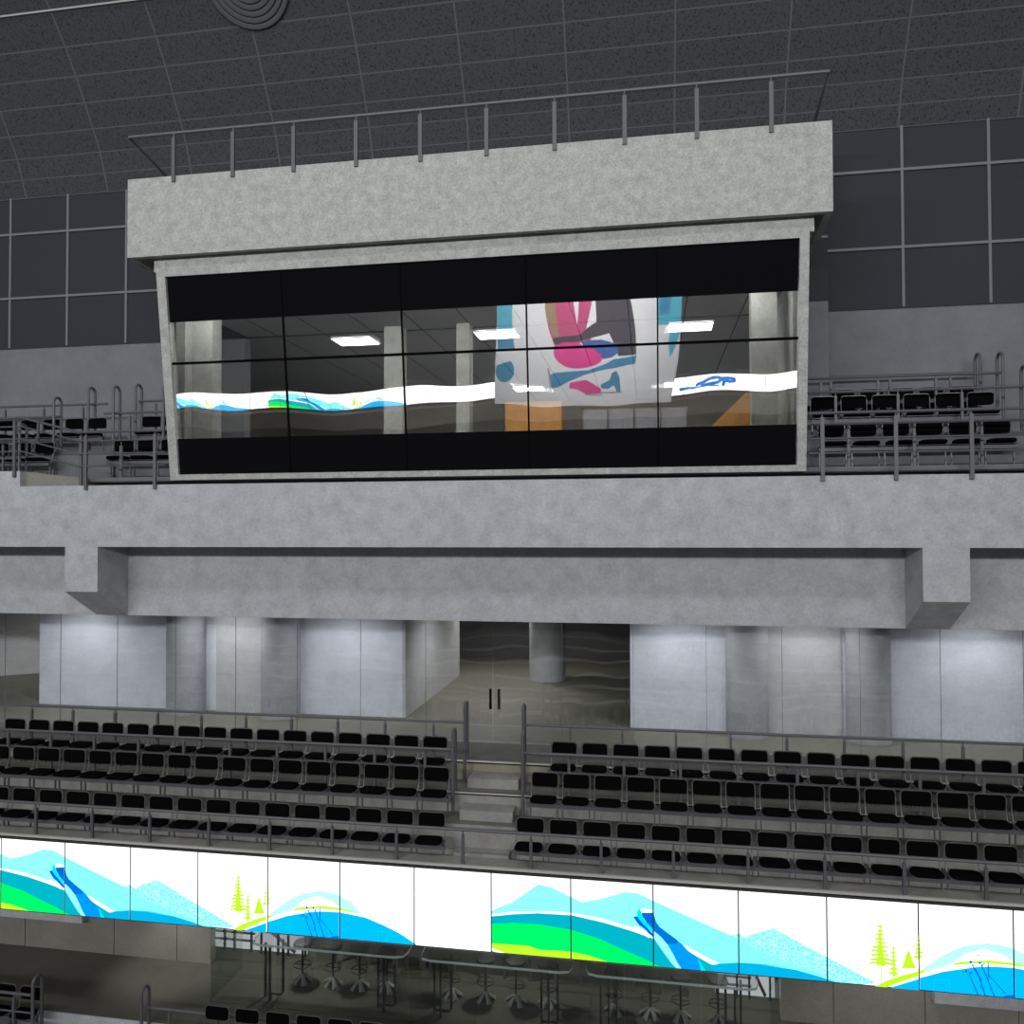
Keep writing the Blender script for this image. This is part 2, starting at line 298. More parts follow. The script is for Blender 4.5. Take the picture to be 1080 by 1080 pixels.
('stem',[(5.556,0.348),(5.567,0.349),(5.656,0.182),(5.643,0.181)]),
('stem',[(5.644,0.181),(5.655,0.182),(5.705,0.004),(5.691,0.003)]),
('stem',[(5.653,0.356),(5.664,0.357),(5.733,0.189),(5.72,0.188)]),
('stem',[(5.721,0.188),(5.732,0.189),(5.797,0.012),(5.783,0.01)]),
('stem',[(5.725,0.389),(5.737,0.39),(5.741,0.217),(5.728,0.216)]),
('stem',[(5.721,0.252),(5.732,0.252),(5.917,0.049),(5.903,0.048)]),
('stem',[(5.468,0.259),(5.48,0.26),(5.559,0.257),(5.545,0.256)]),
('stem',[(5.648,0.136),(5.66,0.137),(5.661,0.082),(5.648,0.081)]),
('stem',[(5.585,0.314),(5.597,0.315),(5.666,0.174),(5.652,0.173)]),
('stem',[(5.523,0.445),(5.53,0.449),(5.532,0.454),(5.536,0.448),(5.541,0.446),(5.535,0.442),(5.532,0.437),(5.528,0.442)]),
('stem',[(5.615,0.46),(5.623,0.466),(5.626,0.472),(5.631,0.465),(5.638,0.462),(5.63,0.456),(5.626,0.45),(5.621,0.456)]),
('stem',[(5.527,0.377),(5.543,0.389),(5.55,0.401),(5.559,0.386),(5.573,0.381),(5.557,0.369),(5.55,0.357),(5.538,0.369)]),
('stem',[(5.556,0.339),(5.567,0.347),(5.571,0.355),(5.578,0.345),(5.587,0.342),(5.576,0.333),(5.571,0.326),(5.564,0.334)]),
('stem',[(5.623,0.376),(5.638,0.388),(5.644,0.398),(5.653,0.385),(5.665,0.38),(5.65,0.368),(5.644,0.358),(5.633,0.369)]),
('stem',[(5.651,0.351),(5.663,0.36),(5.668,0.369),(5.675,0.358),(5.686,0.354),(5.674,0.345),(5.668,0.336),(5.66,0.345)]),
('stem',[(5.524,0.318),(5.532,0.324),(5.535,0.33),(5.54,0.323),(5.547,0.32),(5.539,0.314),(5.535,0.308),(5.53,0.314)]),
('stem',[(5.477,0.269),(5.492,0.28),(5.499,0.291),(5.507,0.277),(5.52,0.272),(5.505,0.261),(5.499,0.25),(5.488,0.262)]),
('stem',[(5.526,0.254),(5.541,0.266),(5.547,0.276),(5.556,0.263),(5.569,0.258),(5.554,0.247),(5.547,0.236),(5.537,0.247)]),
('stem',[(5.63,0.18),(5.643,0.191),(5.649,0.2),(5.657,0.188),(5.669,0.183),(5.655,0.173),(5.649,0.164),(5.64,0.174)]),
('stem',[(5.709,0.196),(5.721,0.205),(5.727,0.214),(5.734,0.203),(5.744,0.199),(5.732,0.189),(5.727,0.181),(5.718,0.19)]),
('stem',[(5.674,0.371),(5.684,0.378),(5.688,0.385),(5.693,0.377),(5.701,0.373),(5.692,0.366),(5.688,0.359),(5.681,0.367)]),
('stem',[(5.458,0.258),(5.466,0.264),(5.469,0.27),(5.474,0.263),(5.481,0.26),(5.473,0.254),(5.469,0.248),(5.464,0.254)]),
('stem',[(5.696,0.24),(5.704,0.247),(5.707,0.252),(5.712,0.245),(5.719,0.242),(5.711,0.236),(5.707,0.23),(5.701,0.237)]),
('river',[(5.843,0.006),(5.91,0.035),(6.006,0.052),(6.006,0.011)]),
('lake_line',[(5.152,0.146),(5.317,0.16),(5.317,0.153),(5.152,0.14)]),
('lake_line',[(5.152,0.146),(5.159,0.147),(5.159,0.043),(5.152,0.043)]),
('lake_line',[(5.317,0.16),(5.324,0.16),(5.325,0.057),(5.317,0.056)]),
('lake_line',[(6.512,0.148),(6.874,0.177),(6.874,0.171),(6.512,0.141)]),
('lake_line',[(6.512,0.148),(6.519,0.148),(6.519,-0.031),(6.512,-0.031)]),
('lake_line',[(6.874,0.177),(6.881,0.178),(6.881,0.0),(6.874,-0.0)]),
('lake_line',[(6.629,0.103),(6.874,0.124),(6.874,0.117),(6.629,0.097)]),
('lake_line',[(6.629,0.103),(6.636,0.104),(6.636,-0.021),(6.629,-0.021)]),
('lake_line',[(6.874,0.124),(6.881,0.124),(6.881,0.0),(6.874,-0.0)]),
]
BAN=[
('skater_cyan',[(-8.73,5.72),(-7.55,5.66),(-7.52,3.84),(-7.4,2.26),(-8.04,2.15),(-8.6,2.31),(-8.73,3.9)]),
('skater_blue',[(-8.66,3.34),(-7.48,3.1),(-7.36,2.16),(-8.57,2.18)]),
('skater_blue',[(-7.42,0.94),(-7.46,0.72),(-7.56,0.52),(-7.71,0.37),(-7.9,0.27),(-8.1,0.24),(-8.29,0.29),(-8.47,0.4),(-8.6,0.56),(-8.69,0.77),(-8.71,0.99),(-8.66,1.21),(-8.56,1.41),(-8.41,1.56),(-8.23,1.66),(-8.03,1.68),(-7.83,1.64),(-7.66,1.53),(-7.52,1.37),(-7.44,1.17)]),
('banner_white',[(-8.73,2.03),(-7.27,2.07),(-7.39,1.51),(-8.73,1.28)]),
('rose',[(-5.76,6.46),(-2.72,6.29),(-3.09,4.54),(-3.44,3.29),(-3.26,2.83),(-4.11,2.5),(-5.35,2.23),(-5.56,3.2),(-5.64,4.63)]),
('tan',[(-5.69,5.92),(-5.02,5.89),(-5.01,2.9),(-5.42,2.88),(-5.61,3.94)]),
('banner_white',[(-3.92,5.47),(-3.47,5.45),(-3.65,4.35),(-3.82,3.58)]),
('charcoal',[(-2.82,5.77),(-1.46,5.7),(-1.03,3.36),(-0.9,2.05),(-2.25,2.01),(-2.64,3.25),(-3.54,2.8),(-5.16,2.37),(-5.47,2.64),(-5.33,2.82),(-3.72,3.07),(-3.0,3.81)]),
('deep_blue',[(-3.73,2.72),(-2.98,2.87),(-2.39,2.7),(-2.21,2.23),(-2.63,1.94),(-3.29,1.78)]),
('magenta',[(-3.02,1.9),(-3.09,1.68),(-3.27,1.5),(-3.54,1.35),(-3.89,1.26),(-4.28,1.24),(-4.67,1.29),(-5.01,1.41),(-5.29,1.57),(-5.46,1.78),(-5.51,2.0),(-5.44,2.21),(-5.26,2.4),(-4.98,2.55),(-4.62,2.63),(-4.24,2.65),(-3.86,2.6),(-3.52,2.48),(-3.25,2.32),(-3.08,2.12)]),
('skater_blue',[(-0.88,2.0),(-0.96,1.51),(-1.7,1.48),(-3.02,1.25),(-4.16,0.7),(-5.42,0.17),(-5.94,0.13),(-5.94,0.83),(-5.59,0.97),(-3.58,1.16),(-2.54,1.84)]),
('skater_blue',[(-2.42,1.19),(-2.2,0.85),(-2.1,-0.09),(-2.37,-0.12),(-2.58,0.34),(-2.93,0.09),(-3.23,0.14),(-3.22,0.36),(-2.8,0.65),(-2.68,1.05)]),
('magenta',[(-4.59,0.41),(-3.69,0.6),(-3.23,0.1),(-3.29,-0.2),(-3.77,-0.26),(-4.18,0.02),(-4.64,0.07)]),
('blade_grey',[(-5.98,1.17),(-5.88,1.21),(-5.87,0.15),(-6.0,0.1)]),
('blade_grey',[(-3.27,-0.1),(-1.95,-0.09),(-1.95,-0.17),(-3.27,-0.18)]),
('blade_grey',[(-3.85,-0.26),(-3.24,-0.26),(-3.24,-0.33),(-3.85,-0.33)]),
('skater_cyan',[(0.63,5.59),(2.12,5.51),(1.98,4.46),(1.92,2.87),(1.69,1.53),(1.52,2.35),(1.52,3.43),(0.73,3.51)]),
('skater_blue',[(0.7,5.58),(1.41,5.54),(1.41,4.1),(0.79,3.99)]),
]
SCR=[[(2.349,-0.813),(2.843,-0.749),(2.81,-0.55),(2.317,-0.614)],[(2.86,-0.745),(3.351,-0.58),(3.282,-0.39),(2.792,-0.554)],[(3.364,-0.575),(3.793,-0.35),(3.697,-0.172),(3.269,-0.396)],[(3.759,-0.36),(4.207,-0.315),(4.179,-0.118),(3.731,-0.162)],[(4.163,-0.31),(4.457,-0.419),(4.516,-0.233),(4.222,-0.123)],[(4.42,-0.25),(4.189,-0.461),(4.323,-0.612),(4.553,-0.401)],[(4.238,-0.438),(3.79,-0.503),(3.826,-0.7),(4.274,-0.635)],[(3.791,-0.502),(3.302,-0.566),(3.335,-0.765),(3.824,-0.7)],[(4.437,-0.249),(4.538,-0.451),(4.71,-0.368),(4.61,-0.167)],[(4.529,-0.381),(4.438,-0.756),(4.627,-0.813),(4.718,-0.438)],[(4.64,-0.409),(4.988,-0.361),(4.953,-0.165),(4.605,-0.212)],[(4.936,-0.354),(5.229,-0.482),(5.298,-0.301),(5.005,-0.172)],[(5.218,-0.302),(4.988,-0.413),(5.078,-0.593),(5.308,-0.482)],[(5.042,-0.405),(4.692,-0.353),(4.674,-0.55),(5.024,-0.601)],[(2.893,-0.791),(3.521,-0.711),(3.508,-0.632),(2.88,-0.711)],[(3.512,-0.711),(4.296,-0.797),(4.3,-0.717),(3.517,-0.632)]]
# ================================================================== STRUCTURE
# lower stand: concourse floor and terraces
struct('floor', MB().extrude_x([(14.25, -4.203), (30, -4.203), (30, -4.45), (14.25, -4.45)], XL - 8, XR + 4), M['olive'])
struct('terrace_stand', MB().extrude_x([(14.25, -4.45), (14.25, -4.553), (13.6, -4.553), (13.6, -4.903), (13.05, -4.903), (13.05, -5.46),
    (12.75, -5.46), (12.75, -5.303), (12.42, -5.303), (12.42, -6.60), (15.9, -6.75), (15.9, -4.46)], XL, XR), M['step'])
mb = MB(); mb.box(XL, XR, 13.6, 14.25, -4.5525, -4.547); mb.box(XL, XR, 13.05, 13.6, -4.9025, -4.897); mb.box(XL, XR, 12.75, 13.05, -5.4595, -5.454)
struct('tread_paving', mb, M['tread'])
struct('trim_1', MB().box(XL, XR, 14.225, 14.28, -4.215, -4.197), M['ledge'])
struct('nosing_shadow', MB().box(XL, XR, 14.236, 14.27, -4.24, -4.215).box(XL, XR, 13.586, 13.62, -4.592, -4.567), M['black'])  # black strips stand in for the shadow line under the nosings
struct('trim_2', MB().box(XL, XR, 13.575, 13.63, -4.567, -4.547), M['ledge'])
struct('trim_3', MB().box(XL, XR, 12.40, 12.44, -5.337, -5.298), M['ledge'])
struct('concourse_paving', MB().box(XL, XR, 14.28, 15.5, -4.2035, -4.1985), M['tread'])
# aisle step blocks
for i, (y0, y1, z0, z1) in enumerate(((13.82, 14.25, -4.547, -4.378), (13.22, 13.6, -4.897, -4.728), (12.80, 13.05, -5.454, -5.27))):
    struct('aisle_step', MB().box(-3.18, -2.27, y0, y1, z0, z1), M['step'], bevel=.006)

# upper slab, beam wall, brackets
struct('balcony_slab', MB().extrude_x([(14.48, -.345), (14.48, .893), (15.5, .893), (15.5, .972), (16.2, .972), (16.2, -.345)], XL, XR), M['slab'])
struct('beam_wall', MB().box(XL, XR, 15.45, 15.95, -1.82, -.345), M['slab'])
for x in (-11.68, 4.535):
    struct('haunched_bracket', MB().extrude_x([(14.481, -.345), (14.481, -1.25), (15.45, -1.82), (15.45, -.345)], x, x + .735), M['slab'])
# left raised corner of the slab with its low ramp wall
struct('balcony_kerb', MB().box(XL, -12.73, 14.48, 15.1, .893, 1.21), M['slab'])
struct('ramp_wall', MB().extrude_y([(-12.73, .895), (-11.38, .895), (-11.38, 1.06), (-12.73, 1.2)], 14.62, 15.1), M['wallb'])
# upper stand
struct('upper_terrace', MB().extrude_x([(14.75, .985), (14.75, 1.066), (15.35, 1.066), (15.35, 1.67), (16.05, 1.67), (16.05, 1.95), (17.3, 1.95), (17.3, .972), (14.80, .972), (14.80, .985)], XL, XR), M['upstand'])
struct('trim_4', MB().box(XL, XR, 15.33, 15.37, 1.62, 1.69), M['rail'])
# back wall and clerestory
struct('wall_back', MB().box(XL - 4, -9.3, 17.3, 17.6, .9, 4.485).box(2.6, XR + 3, 17.3, 17.6, .9, 4.485), M['wallc'])
struct('trim_5', MB().box(XL - 4, XR + 3, 17.27, 17.31, 4.455, 4.485), M['darkpane'])
w = struct('window_1', MB().box(XL - 4, XR + 3, 17.32, 17.36, 4.485, 8.3), M['darkpane'])
mb = MB()
for x in [5.09 + 1.63 * k for k in range(-2, 7)] + [-12.39 - 1.585 * k for k in range(-1, 8)]: mb.box(x, x + .055, 17.28, 17.33, 4.485, 8.2)
for z in (5.68, 7.27): mb.box(XL - 4, XR + 3, 17.275, 17.33, z, z + .055)
tag(mb.build('window_bars', M['mull'], w), kind='structure')
# bay jutting forward behind the press box
struct('wall_bay', MB().box(2.9, 3.49, 16.48, 17.3, 1.9, 4.46), M['wallc'])
w = struct('window_2', MB().box(2.9, 3.49, 16.48, 17.3, 4.47, 7.7), M['darkpane'])
tag(MB().box(2.9, 3.495, 16.46, 16.49, 5.70, 5.755).build('window_bars', M['mull'], w), kind='structure')
# curved ceiling
prof = [(17.3, 8.17), (17.16, 8.56), (17.0, 9.0), (16.75, 9.43), (16.46, 9.90), (16.17, 10.36), (15.83, 10.83), (15.38, 11.35), (14.9, 11.83), (14.3, 12.28), (13.6, 12.68), (12.8, 13.0), (12.0, 13.2)]
mb = MB(); mb.uv = 1; n = len(prof)
vs = []; xs = [XL - 4, XR + 3]
for x in xs: vs += [(x, y, z) for y, z in prof]
mb.add(vs, [(i, i + 1, n + i + 1, n + i) for i in range(n - 1)])
vs2 = []
for x in xs: vs2 += [(x, y + .25, z + .1) for y, z in prof]
c = mb.build('ceiling', M['ceiling']); me = c.data
ul = me.uv_layers.new(name='UVMap')
for p in me.polygons:
    for li in p.loop_indices:
        vi = me.loops[li].vertex_index
        ul.data[li].uv = ((me.vertices[vi].co.x - 5.04) / 2.24, (vi % n))
so = c.modifiers.new('thick', 'SOLIDIFY'); so.thickness = .12; so.offset = 1
tag(c, kind='structure')
struct('trim_6', MB().box(XL - 4, XR + 3, 15.30, 15.32, 11.335, 11.362), M['strip'])

# ---- upper concourse behind the lower stand
mb = MB()
for k in range(19):
    xx = -3.06 + 1.367 * (k - 10)
    if k != 10: mb.box(xx - .0035, xx + .0035, 15.548, 15.56, -4.20, -1.81)
struct('trim_12', mb, M['rail'])
x = -3.06 - 1.367 * 12; k = 0
for k in range(19):
    x0 = -3.06 + 1.367 * (k - 10); xg = x0 + 1.367
    if x0 < -3.06 - .01 and xg > -4.5 or -3.07 < x0 < -3.0:
        d = struct('door_%d' % (1 if x0 < -3.07 else 2), MB().box(x0 + .006, xg - .006, 15.55, 15.562, -4.18, -1.83), M['hallglass'])
        hx = -3.10 if x0 < -3.07 else -2.93
        hm = MB().tube([(hx, 15.50, -3.54), (hx, 15.50, -3.14)], .028); hm.box(hx - .01, hx + .01, 15.5, 15.56, -3.22, -3.2); hm.box(hx - .01, hx + .01, 15.5, 15.56, -3.5, -3.48)
        hm.build('door_handle', M['handle'], d)
    else:
        struct('window_%d' % (10 + k), MB().box(x0 + .006, xg - .006, 15.55, 15.562, -4.20, -1.81), M['hallglass'])
mb = MB().add([(-19.5, 19.6, -4.2), (-14.62, 23.0, -4.2), (-14.62, 23.2, -4.2), (-19.5, 19.8, -4.2), (-19.5, 19.6, -1), (-14.62, 23.0, -1), (-14.62, 23.2, -1), (-19.5, 19.8, -1)], [(0, 3, 2, 1), (4, 5, 6, 7), (0, 1, 5, 4), (1, 2, 6, 5), (2, 3, 7, 6), (3, 0, 4, 7)]); struct('wall_concourse_far_left', mb, M['white_warm'])
struct('wall_concourse_left', MB().box(-14.58, -5.45, 17.25, 17.45, -4.203, -1.0), M['white'])
struct('wall_concourse_return', MB().box(-5.45, -5.38, 17.25, 22.41, -4.203, -1.0), M['white_warm'])
struct('wall_passage_return', MB().box(-14.62, -14.58, 17.45, 23.0, -4.203, -1.0), M['white_warm'])
struct('wall_concourse_right', MB().box(-.42, 10, 17.15, 17.35, -4.203, -1.0), M['white'])
struct('wall_concourse_far', MB().box(-15, 4, 26.0, 26.2, -4.203, -1.0), M['farhall'])
struct('ceiling_concourse', MB().box(XL, XR, 15.95, 26.2, -1.35, -1.2), M['darkwall'])
for a, b_ in ((-9.86, -8.72), (2.36, 3.80)):
    struct('wall_bay_panel', MB().box(a, b_, 17.1, 17.16 if a > 0 else 17.25, -4.19, -1.4), M['white_warm'])
for cx, cy, r in ((-10.55, 17.0, .43), (-8.2, 16.95, .43), (1.93, 16.9, .415), (4.24, 16.85, .415), (-2.82, 22.2, .5)):
    struct('column', MB().lathe([(0, -4.20), (r, -4.20), (r, -1.3)], cx, cy, 40), M['column'], smooth=True)
# lamps in the concourse ceiling
def lamp(name, loc, power, size=.25, col=(1, .98, .93), spot=None):
    l = bpy.data.lights.new(name, 'SPOT' if spot else 'POINT'); l.energy = power; l.color = col; l.shadow_soft_size = size
    if spot: l.spot_size = math.radians(spot); l.spot_blend = .8
    o = bpy.data.objects.new(name, l); COL.objects.link(o); o.location = loc; return o
def downlight(x, y, z, power, label, col=(1, .98, .93), cone=150):
    t = thing('downlight', label, 'ceiling light', (x, y, z))
    MB().lathe([(.09, 0), (.11, 0), (.11, .03), (.09, .03), (.09, 0)], 0, 0, 20).build('ring', M['frame'], t, smooth=True)
    MB().lathe([(.0, .012), (.09, .012)], 0, 0, 20).build('lens', emit('downlight_lens', (1, .97, .9), 8), t)
    o = lamp('downlight_bulb', (x, y, z - .03), power, .08, col, cone); return t

for i, (x, y) in enumerate(((-13.2, 16.1), (-9.35, 16.1), (-6.6, 16.0), (-3.9, 19.0), (0.6, 16.0), (3.1, 16.0), (6.3, 16.0))):  # the deep fourth one is added to brighten the far column
    downlight(x, y, -1.39, 230 if y > 18 else 130, 'round recessed downlight in the concourse ceiling, ' + ORD[i] + ' from the left', (.97, .98, 1))
downlight(-16, 20, -1.39, 70, 'round recessed downlight at the far left end of the concourse passage')

# ---- lower concourse under the ribbon screens
ZF = -9.15
struct('floor_lower', MB().extrude_x([(13.72, ZF), (22, ZF), (22, ZF - .3), (13.9, ZF - .3), (13.9, ZF - .7), (12.6, ZF - .7), (12.6, ZF - .53), (13.72, ZF - .53)], XL, XR), M['lowfloor'])
struct('terrace_lower', MB().extrude_x([(13.72, ZF - .004), (13.72, ZF - .53), (13.70, ZF - .53), (13.70, ZF - .004)], XL, XR), M['slab'])
struct('wall_lower_left', MB().box(XL, -9.18, 15.74, 15.95, ZF, -6.7), M['wallb'])
struct('wall_lower_right', MB().box(2.36, XR, 15.70, 15.95, ZF, -6.7), M['wallb'])
mb = MB()
for x in (-16.2, -13.6, -11.43, -9.95): mb.box(x, x + .006, 15.73, 15.745, ZF, -6.7)
for x in (3.28, 4.85, 6.4): mb.box(x, x + .006, 15.69, 15.705, ZF, -6.7)
struct('trim_7', mb, M['raild'])
struct('trim_8', MB().box(XL, -12.06, 15.55, 15.74, -8.45, -8.05), M['slab'])
struct('trim_9', MB().box(4.97, XR, 15.55, 15.70, -8.50, -8.05), M['slab'])
struct('step_lower', MB().box(-10.67, -9.5, 13.40, 13.70, ZF - .53, ZF - .18), M['tread'])
struct('wall_lower_far', MB().box(-9.9, 3.1, 19.5, 19.7, ZF, -6.7), M['wallb'])
struct('ceiling_lower', MB().box(XL, XR, 14.4, 19.7, -6.98, -6.78), M['slab'])
# glazed bar front
xs = [-8.45 + 1.327 * k for k in range(9)]
for k in range(8):
    struct('window_%d' % (40 + k), MB().box(xs[k] + .008, xs[k + 1] - .008, 14.5, 14.512, ZF, -6.8), M['lowglass'])
struct('window_50', MB().box(-8.462, -8.45, 14.515, 15.74, ZF, -6.8), M['lowglass'])
struct('window_51', MB().box(2.166, 2.178, 14.515, 15.70, ZF, -6.8), M['lowglass'])
# pale panels, brightness put in as emission, with steel framing at the bar ends
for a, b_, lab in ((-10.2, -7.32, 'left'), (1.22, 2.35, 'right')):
    t = thing('framed_glow_panel', 'pale self-glowing wall panel behind dark steel framing at the %s end of the glazed bar' % lab, 'panel', ((a + b_) / 2, 16.3, ZF))
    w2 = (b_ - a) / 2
    MB().box(-w2, w2, .12, .16, .0, 2.3).build('panel', M['glowpanel'], t)
    mb = MB()
    for q in range(int(w2 * 2 / .31) + 1):
        xx = -w2 + .31 * q + (.08 if q % 2 else 0); mb.box(xx, xx + .035, 0, .05, 0, 2.3)
    for z in (.22, .38, .56, 1.2): mb.box(-w2, w2 * .2, 0, .05, z, z + .025)
    mb.tube([(-w2 + .1, -.02, 1.9), (w2 - .2, -.02, .1)], .03)
    mb.build('steel_frame', M['raild'], t)
struct('wall_lower_mid', MB().box(-6.75, .75, 17.6, 17.75, ZF, ZF + 2.4), M['wallb'])
for i, (x, y, p) in enumerate(((-9.9, 15.35, 62), (-7.2, 15.7, 75), (-3, 15.9, 60), (.9, 15.75, 65), (4.5, 15.2, 20), (-13.0, 15.2, 10))):
    downlight(x, y, -7.02, p * 1.9, 'round downlight in the lower concourse ceiling, ' + ORD[i] + ' of the row', (1, .97, .86), 75 if i == 0 else 150)

# ---- press box
rs = .095                                                   # fall of the roof per metre of depth
def zslope(z, y): return z - rs * (y - 14.0)
t = thing('press_box', 'glazed concrete press box with slanted windows standing on the upper balcony', 'press box', (-3.4, 14.6, .95))
def P(mb, name, mat, **k):
    return mb.build(name, mat, t, origin=(-3.4, 14.6, .95), **k)
X0, X1 = -9.988, 3.062
mb = MB()
def sprism(x0, x1, y0, y1, zb, zt):
    mb.add([(x0, y0, zslope(zb, y0)), (x1, y0, zslope(zb, y0)), (x1, y1, zslope(zb, y1)), (x0, y1, zslope(zb, y1)),
            (x0, y0, zslope(zt, y0)), (x1, y0, zslope(zt, y0)), (x1, y1, zslope(zt, y1)), (x0, y1, zslope(zt, y1))],
           [(0, 3, 2, 1), (4, 5, 6, 7), (0, 1, 5, 4), (1, 2, 6, 5), (2, 3, 7, 6), (3, 0, 4, 7)])
sprism(X0, X1, 14.0, 14.1, 5.292, 6.826)
sprism(X0, X0 + .12, 14.1, 16.4, 5.292, 6.826); sprism(X1 - .12, X1, 14.1, 16.4, 5.292, 6.826)
sprism(X0, X1, 16.3, 16.4, 5.292, 6.826); sprism(X0 + .12, X1 - .12, 14.1, 16.3, 5.52, 6.80)
P(mb, 'roof', M['roofc'])
mb = MB(); mb.box(-9.56, 2.80, 14.22, 14.4, 5.05, 5.5)
P(mb, 'lintel', M['roofc'])
# slanted frame: bottom (14.6,.99) top (14.08,5.05)
def sl(z): return 14.60 - (z - .99) * (.52 / 4.06)
def sbox(mb, x0, x1, z0, z1, d0=0, d1=.2, fx=0):
    mb.add([(x0, sl(z0) + d0, z0), (x1, sl(z0) + d0, z0), (x1, sl(z0) + d1, z0), (x0, sl(z0) + d1, z0),
            (x0, sl(z1) + d0, z1), (x1, sl(z1) + d0, z1), (x1, sl(z1) + d1, z1), (x0, sl(z1) + d1, z1)],
           [(0, 3, 2, 1), (4, 5, 6, 7), (0, 1, 5, 4), (1, 2, 6, 5), (2, 3, 7, 6), (3, 0, 4, 7)])
mb = MB(); sbox(mb, -9.43, -9.245, .985, 5.06); sbox(mb, 2.545, 2.70, .985, 5.06); sbox(mb, -9.245, 2.545, .985, 1.095); sbox(mb, -9.245, 2.545, 4.91, 5.06)
P(mb, 'window_frame', M['roofc'])
mb = MB(); mb.box(-9.42, -9.22, 14.75, 16.1, .99, 5.2); P(mb, 'side_wall', M['roofc'])
mb = MB(); mb.box(2.53, 2.69, 14.75, 17.2, .99, 5.2); P(mb, 'side_wall', M['roofc'])
MX = [-9.245, -6.875, -4.525, -2.175, .165, 2.545]
for k in range(5):
    a, b_ = MX[k] + .012, MX[k + 1] - .012
    for (z0, z1) in ((4.06, 4.91), (1.095, 1.80)):
        mb = MB(); sbox(mb, a, b_, z0, z1, .045, .075); P(mb, 'spandrel_panel', M['black'])
    for (z0, z1) in ((3.285, 4.06), (1.80, 3.245)):
        mb = MB(); sbox(mb, a, b_, z0, z1, .055, .067); P(mb, 'window_pane', M['boothglass'])
mb = MB()
for x in MX[1:-1]:
    sbox(mb, x - .013, x + .013, 1.095, 4.935, .03, .09)
sbox(mb, MX[0], MX[-1], 3.245, 3.285, .03, .09); sbox(mb, MX[0], MX[-1], 4.90, 4.912, .03, .09)
P(mb, 'glazing_bar', M['blackgl'])
# roof-edge rail of the press box
t = thing('roof_guard_rail', 'thin grey guard rail along the roof edge of the press box', 'railing', (-3.4, 14.0, 6.82))
def T(mb, name, mat=None, t_=None, o=(-3.4, 14.0, 6.82), **k): return mb.build(name, mat or M['rail'], t_ or t, origin=o, **k)
zr = 7.66
T(MB().tube([(-9.97, 15.4, zr - .26), (-9.97, 14.0, zr), (3.02, 14.0, zr), (3.02, 15.4, zr - .26)], .032), 'rail')
for x in [-9.0 + 1.231 * k for k in range(10)]:
    T(MB().box(x - .035, x + .035, 13.96, 14.0, 6.70, 7.56).tube([(x, 13.985, 7.5), (x, 13.995, zr)], .018), 'post')
for x, y in ((-9.97, 15.3), (3.02, 15.3)):
    T(MB().tube([(x, y, 6.66), (x, y, zr - .24)], .03), 'post')

# press box interior
struct('floor_press_box', MB().box(-9.22, 2.53, 14.9, 28, .985, 1.05), M['white_warm'])
struct('wall_press_box_back', MB().box(-13, 5, 28, 28.2, 1, 5), M['boothwall'])
struct('wall_press_box_left', MB().box(-13.2, -13, 17.7, 28, 1, 5), M['boothwall'])
struct('wall_press_box_right', MB().box(4.6, 4.8, 17.7, 28, 1, 5), M['boothwall'])
def zc(y): return 4.475
mb = MB(); mb.add([(-9.2, 14.55, zc(14.55)), (2.5, 14.55, zc(14.55)), (2.5, 17.3, zc(17.3)), (-9.2, 17.3, zc(17.3)), (-13, 17.3, zc(17.3)), (4.6, 17.3, zc(17.3)), (4.6, 28, zc(28)), (-13, 28, zc(28))],
                  [(0, 1, 2, 3), (4, 3, 2, 5), (4, 5, 6, 7)])
c = struct('ceiling_press_box', mb, M['ceilin'])
mb = MB()
for k in range(-9, 4):
    x = .75 + 1.15 * k
    x0 = x - .012
    if -9.1 < x < 2.4: mb.add([(x0, 14.6, zc(14.6) - .005), (x0 + .024, 14.6, zc(14.6) - .005), (x0 + .024, 27.9, zc(27.9) - .005), (x0, 27.9, zc(27.9) - .005)], [(0, 1, 2, 3)])
struct('trim_10', mb, M['blackgl'])
for i, (x, y) in enumerate(((-6.84, 18.02), (-3.42, 17.98), (.92, 18.05), (-3.75, 25.2), (.96, 25.3))):
    tt = thing('ceiling_light', 'bright rectangular ceiling light inside the press box, ' + ['leftmost of the front row', 'middle of the front row', 'rightmost of the front row', 'left one of the back row', 'right one of the back row'][i], 'ceiling light', (x, y, zc(y) - .01))
    MB().box(-.47, .47, -.36, .36, -.02, 0).build('diffuser', M['lightpanel'], tt)
    mb = MB(); mb.box(-.49, .49, -.38, -.36, -.025, 0); mb.box(-.49, .49, .36, .38, -.025, 0); mb.box(-.49, -.47, -.36, .36, -.025, 0); mb.box(.47, .49, -.36, .36, -.025, 0)
    mb.build('frame', M['raild'], tt)
area('press_box_fill_light', (-3.4, 14.36, 4.42), (math.radians(58), 0, 0), 11, .12, 330)  # unseen lamp behind the spandrel, added as interior fill

for x0, x1 in ((-10.38, -9.88), (-5.76, -5.35), (-4.12, -3.83), (2.10, 2.60)):
    if x0 < -9.5: x0, x1, yy = -9.207, -8.764, 15.0
    else: yy = 16.9
    if x0 > 2: x0, x1, yy = 1.851, 2.297, 15.0
    struct('press_box_column', MB().box(x0, x1, yy, yy + .35, 1.05, 4.47), M['roofc'])
for x0, x1, y, lab in ((-2.97, -1.79, 16.5, 'orange wooden cabinet standing in the middle of the press box'),):
    tt = thing('wooden_cabinet', lab, 'cabinet', ((x0 + x1) / 2, y, 1.05)); h = (x1 - x0) / 2
    MB().box(-h, h, 0, .5, 0, 1.56).build('body', M['wood'], tt, bevel=.005)
    MB().box(-h - .02, h + .02, -.02, .52, 1.56, 1.59).build('top', M['wood'], tt)
tt = thing('wooden_cabinet', 'orange wooden cabinet with a slanted side at the right end of the press box', 'cabinet', (1.6, 16.3, 1.05))
